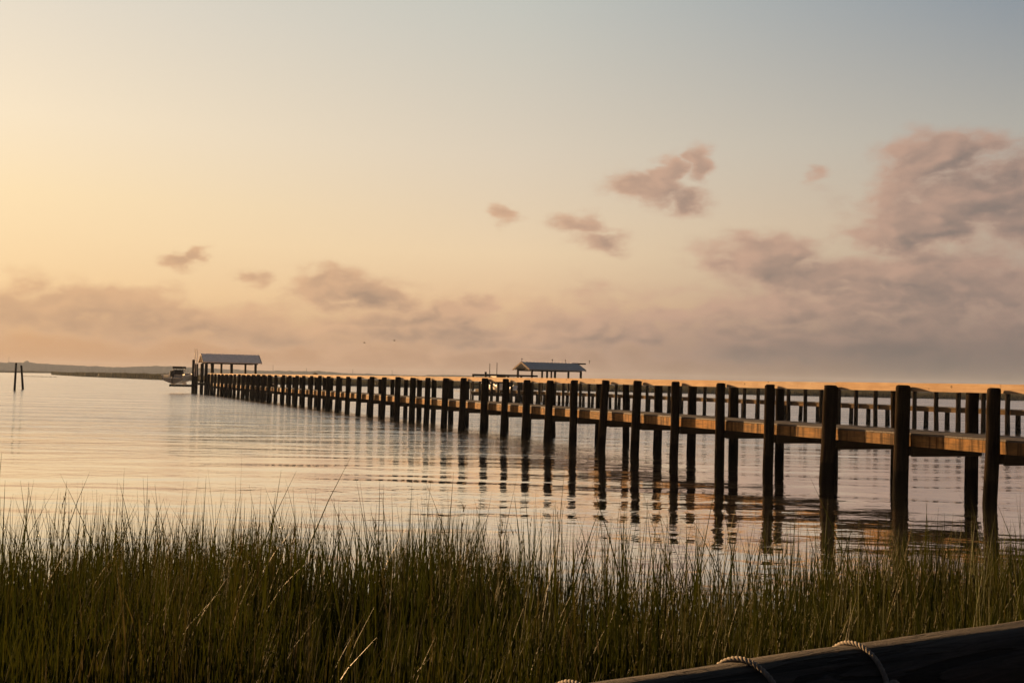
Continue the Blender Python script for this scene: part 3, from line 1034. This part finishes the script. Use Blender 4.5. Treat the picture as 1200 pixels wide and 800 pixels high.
def grass_field():
    Vs, Qs, Ts = [], [], []
    tot = 0

    def put(V, q, tn):
        nonlocal tot
        Vs.append(V); Qs.append(q + tot); Ts.append(tn); tot += len(V)

    def behind(X, Y):
        return (X - la.x) * (-ls.x) + (Y - la.y) * (-ls.y) > 0.16

    def scatter(n, y0, y1, power=1.0):
        Y = y0 + (y1 - y0) * rng.uniform(0, 1, n) ** power
        X = rng.uniform(-1, 1, n) * (0.50 * Y + 2.2)
        front = ~behind(X, Y)
        Y[front] += 2.5
        return X, Y

    # body of the stand
    n = 47000
    X, Y = scatter(n, 3.3, 10.9, 0.8)
    cl = fbm(X, Y, 31, 3, 1.6)
    keep = rng.uniform(0, 1, n) < np.clip(0.75 + 0.35 * cl - np.clip((Y - 9.3) / 1.5, 0, 1) * (0.45 - 0.6 * cl), 0.05, 1)
    X, Y, cl = X[keep], Y[keep], cl[keep]
    n = len(X)
    Z = bank_z(X, Y)
    hgt = rng.uniform(0.52, 0.88, n) * (1.0 + 0.15 * cl + 0.09 * fbm(X, Y, 77, 2, 0.7))
    hgt *= np.interp(Y, [3.3, 4.5, 7, 10, 11], [0.62, 0.72, 0.92, 1.0, 0.9])
    lean = np.abs(rng.normal(0.0, 0.16, n)) + 0.02
    az = rng.normal(-0.2, 1.6, n)
    wid = rng.uniform(0.0055, 0.0125, n)
    tint = np.clip(rng.normal(0.42, 0.17, n) + 0.08 * cl + (rng.uniform(0, 1, n) < 0.05) * 0.3, 0, 0.95)
    put(*blades(np.stack([X, Y, Z], -1), hgt, wid, lean, az, tint, 4))
    # taller stems that break the skyline
    n = 2900
    X, Y = scatter(n, 5.0, 10.7, 0.7)
    Z = bank_z(X, Y)
    hgt = rng.uniform(0.82, 1.12, n) + np.clip(rng.exponential(0.08, n), 0, 0.34)
    lean = np.abs(rng.normal(0.0, 0.2, n))
    az = np.where(rng.uniform(0, 1, n) < 0.5, 0.0, PI) + rng.normal(0, 0.9, n)
    put(*blades(np.stack([X, Y, Z], -1), hgt, rng.uniform(0.008, 0.0155, n), lean, az, np.clip(rng.normal(0.35, 0.18, n), 0, 0.85), 5, curve=0.35))
    # seed heads: a spindle of short overlapping spikelets near the top of a stem
    n = 170
    X, Y = scatter(n, 4.0, 10.4, 0.8)
    Z = bank_z(X, Y)
    H = rng.uniform(0.75, 1.12, n)
    le = rng.normal(0, 0.22, n); le2 = rng.normal(0, 0.12, n)
    tn = np.clip(rng.normal(0.86, 0.1, n), 0.5, 1)
    az0 = np.arctan2(le2, le)
    lean0 = np.hypot(le, le2)
    put(*blades(np.stack([X, Y, Z], -1), H * 1.04, np.full(n, 0.005), lean0, az0, tn, 5, curve=0.0))
    m = 26
    tpar = rng.uniform(0.68, 1.0, (n, m))
    sx = X[:, None] + le[:, None] * H[:, None] * tpar
    sy = Y[:, None] + le2[:, None] * H[:, None] * tpar
    sz = Z[:, None] + H[:, None] * (tpar - 0.35 * lean0[:, None] * tpar ** 2) * 1.04
    b = np.stack([sx, sy, sz], -1).reshape(-1, 3)
    k = n * m
    put(*blades(b, rng.uniform(0.02, 0.045, k), rng.uniform(0.003, 0.006, k), rng.uniform(0.1, 0.5, k), rng.uniform(0, 2 * PI, k), np.repeat(tn, m) - 0.05, 2))
    # bent and fallen dry straws
    n = 190
    X, Y = scatter(n, 3.6, 10.0, 0.8)
    Z = bank_z(X, Y)
    put(*blades(np.stack([X, Y, Z + 0.15], -1), rng.uniform(0.45, 0.85, n), rng.uniform(0.0035, 0.006, n), rng.uniform(0.3, 0.8, n), rng.uniform(0, 2 * PI, n), np.clip(rng.normal(0.72, 0.12, n), 0.3, 0.92), 6, curve=0.7))
    # a few long single stems of the photograph's skyline
    rows = [(2, 530, -4, 600, 6.5), (6, 562, 2, 660, 8.5), (34, 565, 27, 660, 9.0), (70, 560, 118, 680, 8.0), (120, 578, 112, 680, 9), (306, 570, 300, 690, 8.5), (310, 572, 345, 690, 8.5),
            (505, 562, 494, 680, 8.0), (498, 566, 535, 680, 8.6), (603, 578, 612, 690, 8.2), (650, 590, 640, 690, 8.2), (840, 560, 825, 650, 8.0), (385, 580, 420, 690, 8.2), (948, 562, 985, 660, 7.8), (1165, 585, 1190, 660, 7.6), (1150, 640, 1168, 680, 7.2)]
    B, Hh, Ln, Az = [], [], [], []
    for (tx_, ty_, bx_, by_, Y_) in rows:
        t_ = at(tx_, ty_, Y_); b2 = at(bx_, by_, Y_)
        dz = t_.z - b2.z
        gz = float(bank_z(np.array([b2.x]), np.array([Y_]))[0])
        sl = (t_.x - b2.x) / max(dz, 0.05)
        hh = t_.z - gz
        ln = abs(sl)
        B.append((t_.x - sl * hh, Y_, gz)); Hh.append(hh / (1 - 0.35 * ln)); Ln.append(ln * (1 - 0.35 * ln)); Az.append(0.0 if sl > 0 else PI)
    n = len(B)
    put(*blades(np.array(B), np.array(Hh), np.where(np.arange(n) < 3, 0.017, 0.011), np.array(Ln), np.array(Az), np.full(n, 0.4), 7, curve=0.12, face=np.zeros(n)))
    o = np_mesh('marsh_grass', np.concatenate(Vs), np.concatenate(Qs), grass, attrs={'tint': np.concatenate(Ts)})
    tag(o, 'tall dark olive marsh grass with seed heads along the near shore', 'grass', kind='stuff')


grass_field()

# log
axis0 = la - ld * 0.75 + ls * RL * 0.30 + ZUP * (-RL * 0.95)
axis1 = lb + ld * 1.6 + ls * RL * 0.30 + ZUP * (-RL * 0.95)
Lg = (axis1 - axis0).length


def log_mat():
    mt, t = new_mat('old_grey_log')
    tc = t.n('ShaderNodeTexCoord').outputs['Object']
    mp = t.n('ShaderNodeVectorRotate', rotation_type='Z_AXIS')
    t.put(mp.inputs['Vector'], tc); mp.inputs['Angle'].default_value = -math.atan2(ld.y, ld.x)
    v = t.scalev(mp.outputs[0], (2.2, 26, 26))
    g = t.noise(v, 1.0, 8.0, 0.65, 0.8)
    crack = t.noise(t.scalev(mp.outputs[0], (1.3, 17, 17)), 1.0, 3.0, 0.5, 1.2)
    col = t.mix(t.mapr(g, 0.3, 0.7, 0, 1), (0.006, 0.0057, 0.005, 1), (0.034, 0.031, 0.027, 1))
    cr = t.mapr(crack, 0.42, 0.47, 1.0, 0.0, True)
    col = t.mix(cr, col, (0.006, 0.0055, 0.005, 1))
    b = t.n('ShaderNodeBsdfPrincipled'); t.put(b.inputs['Base Color'], col)
    b.inputs['Roughness'].default_value = 0.85; b.inputs['Specular IOR Level'].default_value = 0.15
    bp = t.n('ShaderNodeBump'); bp.inputs['Distance'].default_value = 0.02
    t.put(bp.inputs['Height'], t.math('SUBTRACT', g, t.math('MULTIPLY', cr, 0.7)))
    t.put(b.inputs['Normal'], bp.outputs[0])
    o = t.n('ShaderNodeOutputMaterial'); t.put(o.inputs[0], b.outputs[0])
    return mt


lg = MB()
NL, NK = 70, 40
vs = []
lr = random.Random(3)
ph = [lr.uniform(0, 6.28) for _ in range(6)]
for i in range(NL + 1):
    u = i / NL
    c = axis0.lerp(axis1, u)
    for k in range(NK):
        a = 2 * PI * k / NK
        r_ = RL * (1 + 0.022 * math.sin(3 * a + ph[0] + u * 2) + 0.016 * math.sin(7 * a + ph[1] + u * 5) + 0.014 * math.sin(u * Lg * 3.1 + ph[2]) + 0.010 * math.sin(u * Lg * 7.7 + 2 * a + ph[3]) + 0.006 * math.sin(13 * a + ph[4] + u * 9))
        if i in (0, NL): r_ *= 0.93
        vs.append(c + ls * (math.cos(a) * r_) + ZUP * (math.sin(a) * r_))
fs = []
for i in range(NL):
    for k in range(NK):
        a, b = i * NK + k, i * NK + (k + 1) % NK
        fs.append((a, a + NK, b + NK, b))
lg.add(vs, fs, True)
lg.add(vs[:NK], [tuple(range(NK))]); lg.add(vs[-NK:], [tuple(reversed(range(NK)))])
tag(lg.build('log', log_mat(), origin=axis0), 'thick dark weathered log lying across the lower right corner, with rope around it', 'log')


# rope: three twisted strands, winding round the log
def rope_strands(mb, path, rr):
    n = len(path)
    cum = [0.0]
    for i in range(1, n): cum.append(cum[-1] + (path[i] - path[i - 1]).length)
    ref = None
    frames = []
    for i in range(n):
        tg = (path[min(i + 1, n - 1)] - path[max(i - 1, 0)]).normalized()
        if ref is None:
            ref = Vector((0, 0, 1)) if abs(tg.z) < 0.8 else Vector((1, 0, 0))
        s_ = (ref - tg * ref.dot(tg)).normalized(); ref = s_
        frames.append((s_, tg.cross(s_)))
    for k in range(3):
        pts = []
        for i in range(n):
            a = 2 * PI * (k / 3 + cum[i] / (rr * 5.2))
            s_, b_ = frames[i]
            pts.append(path[i] + (s_ * math.cos(a) + b_ * math.sin(a)) * rr * 0.52)
        mb.tube(pts, rr * 0.56, 8)


def around(u, a, lift):
    c = axis0 + ld * u
    return c + ls * (math.cos(a) * (RL + lift)) + ZUP * (math.sin(a) * (RL + lift))


rope_m = plain('pale_rope', (0.115, 0.105, 0.09, 1), 0.9, 0.1, 0.25, 40.0)
RR = 0.0105
def along(px, py):
    """metres along the log of the point of its upper edge at this photo position"""
    p = log_pt(px, py)
    return (p - axis0).dot(ld)


rope_root = empty('rope', axis0 + ZUP * RL)
tag(rope_root, 'pale twisted rope wound round the dark log, knotted at its right turn', 'rope')
# turns: the back upper edge passes at these stations, then comes down over the front
u1, u2, u3 = along(652, 803), along(846, 776), along(986, 754)
ANG_BACK = PI * 0.80


def turn(ua, shift, a0, a1, n=64, slack=0.0):
    out = []
    for i in range(n + 1):
        f = i / n
        a = a0 + (a1 - a0) * f
        out.append(around(ua + shift * (a0 - a) / PI, a, RR * 1.05 + slack * math.sin(PI * f)))
    return out


for (ua, sh) in ((u1, 0.05), (u2, 0.08), (u3, -0.03)):
    rm = MB()
    rope_strands(rm, turn(ua, sh, ANG_BACK + 0.9, -PI * 0.55, 90), RR)
    rm.build('rope_turn', rope_m, rope_root)
# knot: a small overhand lump on the front of the right turn
kc_a = ANG_BACK - 0.70 * PI
kc = around(u3 - 0.03 * (ANG_BACK + 0.9 - kc_a) / PI, kc_a, RR * 1.6)
km = MB()
path = []
for i in range(60):
    f = i / 59 * 2 * PI * 1.15
    tdir = ld; 
    q = ld * (math.sin(f) + 0.7 * math.sin(2 * f)) * 0.016 + ZUP * (math.cos(f) - 0.7 * math.cos(2 * f)) * 0.020 + ls * (0.012 + 0.012 * math.sin(3 * f))
    path.append(kc + q)
rope_strands(km, path, RR * 0.85)
km.build('knot', rope_m, rope_root)

# ------------------------------------------------------------------ haze over the water
hz = MB()
hz.box((0, 1600, 14.5), (3420, 0, 0), (0, 1780, 0), (0, 0, 16.5))
HAZE_D = 0.00013
mt, t = new_mat('pale_air')
pv = t.n('ShaderNodeVolumePrincipled')
pv.inputs['Color'].default_value = (0.38, 0.48, 0.68, 1)
pv.inputs['Density'].default_value = HAZE_D
pv.inputs['Anisotropy'].default_value = 0.0
o = t.n('ShaderNodeOutputMaterial'); t.put(o.inputs['Volume'], pv.outputs[0])
tag(hz.build('haze', mt), 'thin warm haze over the far water', 'haze', kind='stuff')

# ------------------------------------------------------------------ light
EXPO = 2.5
SUN_AZ, SUN_EL = R(-41.5), R(12.0)             # azimuth from +Y, positive to the right
sd = bpy.data.lights.new('sun', 'SUN')
sd.energy = 5.0
sd.angle = R(0.5)
sd.color = (1.0, 0.56, 0.24)
so = bpy.data.objects.new('sun', sd)
COL.objects.link(so)
sdir = Vector((math.sin(SUN_AZ) * math.cos(SUN_EL), math.cos(SUN_AZ) * math.cos(SUN_EL), math.sin(SUN_EL)))
so.rotation_euler = sdir.to_track_quat('Z', 'Y').to_euler()
so.location = (-30, 30, 30)

W = bpy.data.worlds.new('World')
S.world = W
W.use_nodes = True
t = NT(W.node_tree)
dirv = t.n('ShaderNodeTexCoord').outputs['Generated']
nrm = t.n('ShaderNodeVectorMath', operation='NORMALIZE'); t.put(nrm.inputs[0], dirv)
sp = t.n('ShaderNodeSeparateXYZ'); t.put(sp.inputs[0], nrm.outputs[0])
DEG = 180 / PI
el = t.math('MULTIPLY', t.math('ARCSINE', sp.outputs[2]), DEG)
az = t.math('MULTIPLY', t.math('ARCTAN2', sp.outputs[0], sp.outputs[1]), DEG)
eln = t.math('MULTIPLY', t.math('SQRT', t.math('MAXIMUM', el, 0.0)), 1 / math.sqrt(90.0))
P = lambda e: math.sqrt(e / 90.0)
left = t.ramp(eln, [(0, srgb(190, 140, 98)), (P(1.5), srgb(210, 160, 115)), (P(4), srgb(248, 210, 158)), (P(8.4), srgb(254, 226, 180)), (P(12), srgb(250, 230, 198)), (P(17.5), srgb(232, 221, 203)), (P(30), srgb(190, 190, 186)), (P(90), srgb(70, 80, 100))])
mid = t.ramp(eln, [(0, srgb(156, 122, 101)), (P(1.5), srgb(178, 142, 117)), (P(4), srgb(226, 188, 148)), (P(6.5), srgb(236, 208, 170)), (P(11.5), srgb(222, 207, 185)), (P(18.8), srgb(198, 198, 189)), (P(30), srgb(160, 168, 174)), (P(90), srgb(68, 80, 100))])
right = t.ramp(eln, [(0, srgb(70, 70, 74)), (P(1.5), srgb(104, 98, 97)), (P(4), srgb(160, 142, 129)), (P(8), srgb(192, 174, 154)), (P(12), srgb(178, 174, 164)), (P(19.4), srgb(133, 146, 158)), (P(30), srgb(120, 132, 146)), (P(90), srgb(66, 78, 100))])
# width of the warm side: left of the frame -> middle -> right, then sky out of view, sides included, dimmed to cut ambient light
f1 = t.mapr(az, -26.0, 0.0, 0.0, 1.0)
f2 = t.mapr(az, 0.0, 25.0, 0.0, 1.0)
clear = t.mix(f2, t.mix(f1, left, mid), right)
aaz = t.math('ABSOLUTE', az)
back = t.mapr(aaz, 32.0, 85.0, 0.0, 0.95, True)
clear = t.mix(back, clear, t.ramp(eln, [(0, srgb(84, 80, 86)), (0.4, srgb(72, 76, 88)), (1, srgb(62, 72, 92))]))

# clouds: fbm in bearing / elevation, gathered where the banks stand
BL = [  # az, el, radius az, radius el, weight
    (21.0, 11.0, 2.5, 1.2, 0.54), (26.0, 9.6, 3.2, 1.5, 0.50), (22.5, 9.0, 4.6, 1.4, 0.50), (20.0, 7.6, 3.0, 0.9, 0.54), (26.5, 7.3, 4.0, 1.5, 0.50), (32, 8.0, 5, 3.5, 0.50), (42, 6, 14, 4, 0.45),
    (13.5, 6.6, 3.0, 1.0, 0.48), (10.6, 5.9, 1.8, 0.6, 0.40), (18.0, 5.5, 7.5, 1.2, 0.46), (15.0, 4.1, 8.0, 1.0, 0.50), (24.0, 4.5, 7.0, 1.8, 0.50), (9.3, 3.8, 2.8, 0.8, 0.48), (17.0, 2.5, 14.0, 1.3, 0.50),
    (-21.0, 3.0, 4.5, 1.05, 0.50), (-17.5, 2.4, 7.0, 0.9, 0.48), (-27.0, 3.1, 5.0, 1.2, 0.48), (-38.0, 2.8, 9.0, 1.4, 0.45), (-16.3, 5.4, 1.1, 0.33, 0.42), (-15.5, 5.8, 0.5, 0.45, 0.40), (-13.0, 4.6, 0.7, 0.5, 0.42),
    (-9.4, 4.5, 1.7, 0.85, 0.54), (-6.9, 4.2, 1.7, 0.7, 0.54), (-8.6, 3.8, 3.2, 0.55, 0.50), (-3.0, 3.5, 1.5, 0.7, 0.50), (-1.9, 4.0, 0.9, 0.4, 0.45), (-4.3, 2.8, 2.2, 0.7, 0.46), (-12.0, 2.6, 3.0, 0.7, 0.44),
    (3.0, 2.9, 2.8, 1.0, 0.50), (0.8, 2.2, 4.0, 0.7, 0.48), (6.0, 2.5, 3.0, 1.0, 0.46), (6.8, 9.8, 1.6, 0.7, 0.48), (7.5, 10.6, 0.8, 0.7, 0.46), (9.2, 11.0, 0.7, 0.8, 0.44), (8.6, 9.3, 1.2, 0.6, 0.40),
    (3.6, 7.9, 1.5, 0.4, 0.42), (4.2, 7.1, 1.6, 0.5, 0.42), (-0.4, 8.5, 0.8, 0.5, 0.42), (15.0, 10.4, 0.6, 0.5, 0.34), (-12.0, 2.3, 30.0, 1.1, 0.42), (22.0, 2.4, 24.0, 2.0, 0.46)]


def mask(a_, e_):
    acc = None
    for (a0, e0, ra, re, w) in BL:
        ra, re = ra * 1.18, re * 1.22
        q = t.math('ADD', t.math('POWER', t.math('MULTIPLY', t.math('SUBTRACT', a_, a0), 1 / ra), 2.0), t.math('POWER', t.math('MULTIPLY', t.math('SUBTRACT', e_, e0), 1 / re), 2.0))
        g = t.math('MULTIPLY', t.math('EXPONENT', t.math('MULTIPLY', q, -1.0)), w)
        acc = g if acc is None else t.math('MAXIMUM', acc, g)
    return acc


def puffs(da, de, det):
    a_ = t.math('ADD', az, da); e_ = t.math('ADD', el, de)
    lo = t.noise(t.comb(t.math('MULTIPLY', a_, 0.17), t.math('MULTIPLY', e_, 0.40), 2.0), 1.0, 3.0, 0.5, 0.2)
    hi = t.noise(t.comb(t.math('MULTIPLY', a_, 0.62), t.math('MULTIPLY', e_, 0.95), 5.0), 1.0, det, 0.54, 0.25)
    return t.math('ADD', t.math('MULTIPLY', lo, 0.55), t.math('MULTIPLY', hi, 0.45))


wu = t.comb(t.math('MULTIPLY', az, 0.30), t.math('MULTIPLY', el, 0.62), 9.0)
wn = t.n('ShaderNodeTexNoise', noise_dimensions='3D'); t.put(wn.inputs['Vector'], wu)
wn.inputs['Scale'].default_value = 1.0; wn.inputs['Detail'].default_value = 5.0; wn.inputs['Roughness'].default_value = 0.55
ws_ = t.n('ShaderNodeSeparateXYZ'); t.put(ws_.inputs[0], wn.outputs[1])
waz = t.math('ADD', az, t.math('MULTIPLY', t.math('SUBTRACT', ws_.outputs[0], 0.5), 4.2))
wel = t.math('ADD', el, t.math('MULTIPLY', t.math('SUBTRACT', ws_.outputs[1], 0.5), 2.2))
mk = mask(waz, wel)
n1 = puffs(0.0, 0.0, 7.0)
n1s = puffs(0.0, 0.0, 2.5)
n2_ = puffs(-0.75, 0.50, 2.5)
mk2 = mask(t.math('ADD', waz, -1.5), t.math('ADD', wel, 0.75))
dens = t.math('ADD', t.math('MULTIPLY', mk, 2.0), t.math('MULTIPLY', t.math('MULTIPLY', t.math('SUBTRACT', n1, 0.5), 2.7), t.mapr(mk, 0.02, 0.22, 0.35, 1.0, True)))
cov = t.mapr(dens, 0.12, 0.78, 0.0, 1.0, True)
cov = t.math('MULTIPLY', cov, t.mapr(el, 0.3, 1.6, 0.5, 1.0, True))
thick = t.mapr(dens, 0.45, 1.0, 0.0, 1.0, True)
litn = t.mapr(t.math('SUBTRACT', n2_, n1s), -0.13, 0.10, 1.0, 0.0, True)
litm = t.mapr(t.math('SUBTRACT', mk, mk2), -0.06, 0.22, 0.0, 1.0, True)
lit = t.math('ADD', t.math('MULTIPLY', litn, 0.5), t.math('MULTIPLY', litm, 0.55), clamp=True)
caz = t.mapr(az, -25.0, 25.0, 0.0, 1.0)
c_lit = t.ramp(caz, [(0, srgb(224, 178, 135)), (0.4, srgb(222, 178, 141)), (0.65, srgb(210, 170, 144)), (1, srgb(192, 156, 137))])
c_sh = t.ramp(caz, [(0, srgb(182, 146, 118)), (0.35, srgb(158, 132, 114)), (0.65, srgb(146, 126, 115)), (1, srgb(117, 108, 105))])
cc = t.mix(t.math('MULTIPLY', t.mapr(thick, 0, 1, 0.35, 1.0), t.math('SUBTRACT', 1.0, t.math('MULTIPLY', lit, 0.8))), c_lit, c_sh)
cc = t.mix(t.math('MULTIPLY', t.mapr(el, 1.0, 4.5, 0.75, 0.0, True), t.mapr(az, 0.0, 18.0, 0.0, 1.0)), cc, srgb(100, 95, 95))   # the low bank on the right stands in its own shade
sky = t.mix(t.math('MULTIPLY', cov, 0.94), clear, cc)

# physical sky underneath the warm dawn colours
nish = t.n('ShaderNodeTexSky', sky_type='NISHITA')
nish.sun_disc = False
nish.sun_elevation = SUN_EL
nish.sun_rotation = SUN_AZ
nish.dust_density = 3.0
nmul = t.n('ShaderNodeVectorMath', operation='SCALE'); t.put(nmul.inputs[0], nish.outputs[0]); nmul.inputs['Scale'].default_value = 0.05
sky = t.mix(0.97, nmul.outputs[0], sky)
# below the horizon only the ground's dim bounce
sky = t.mix(t.mapr(el, -2.0, -0.3, 1.0, 0.0, True), sky, srgb(90, 80, 66))
bg = t.n('ShaderNodeBackground')
t.put(bg.inputs[0], sky)
bg.inputs[1].default_value = 1.0 / (2 ** EXPO)
wo = t.n('ShaderNodeOutputWorld'); t.put(wo.inputs[0], bg.outputs[0])
W.cycles.sampling_method = 'MANUAL'
W.cycles.sample_map_resolution = 512

# ------------------------------------------------------------------ render settings
S.view_settings.view_transform = 'Standard'
S.view_settings.look = 'None'
S.view_settings.exposure = EXPO
S.view_settings.gamma = 1.0
S.view_settings.use_curve_mapping = False
S.render.engine = 'CYCLES'
S.cycles.use_denoising = True
S.cycles.max_bounces = 6
S.cycles.diffuse_bounces = 3
S.cycles.glossy_bounces = 3
S.cycles.transmission_bounces = 4
S.cycles.volume_bounces = 0
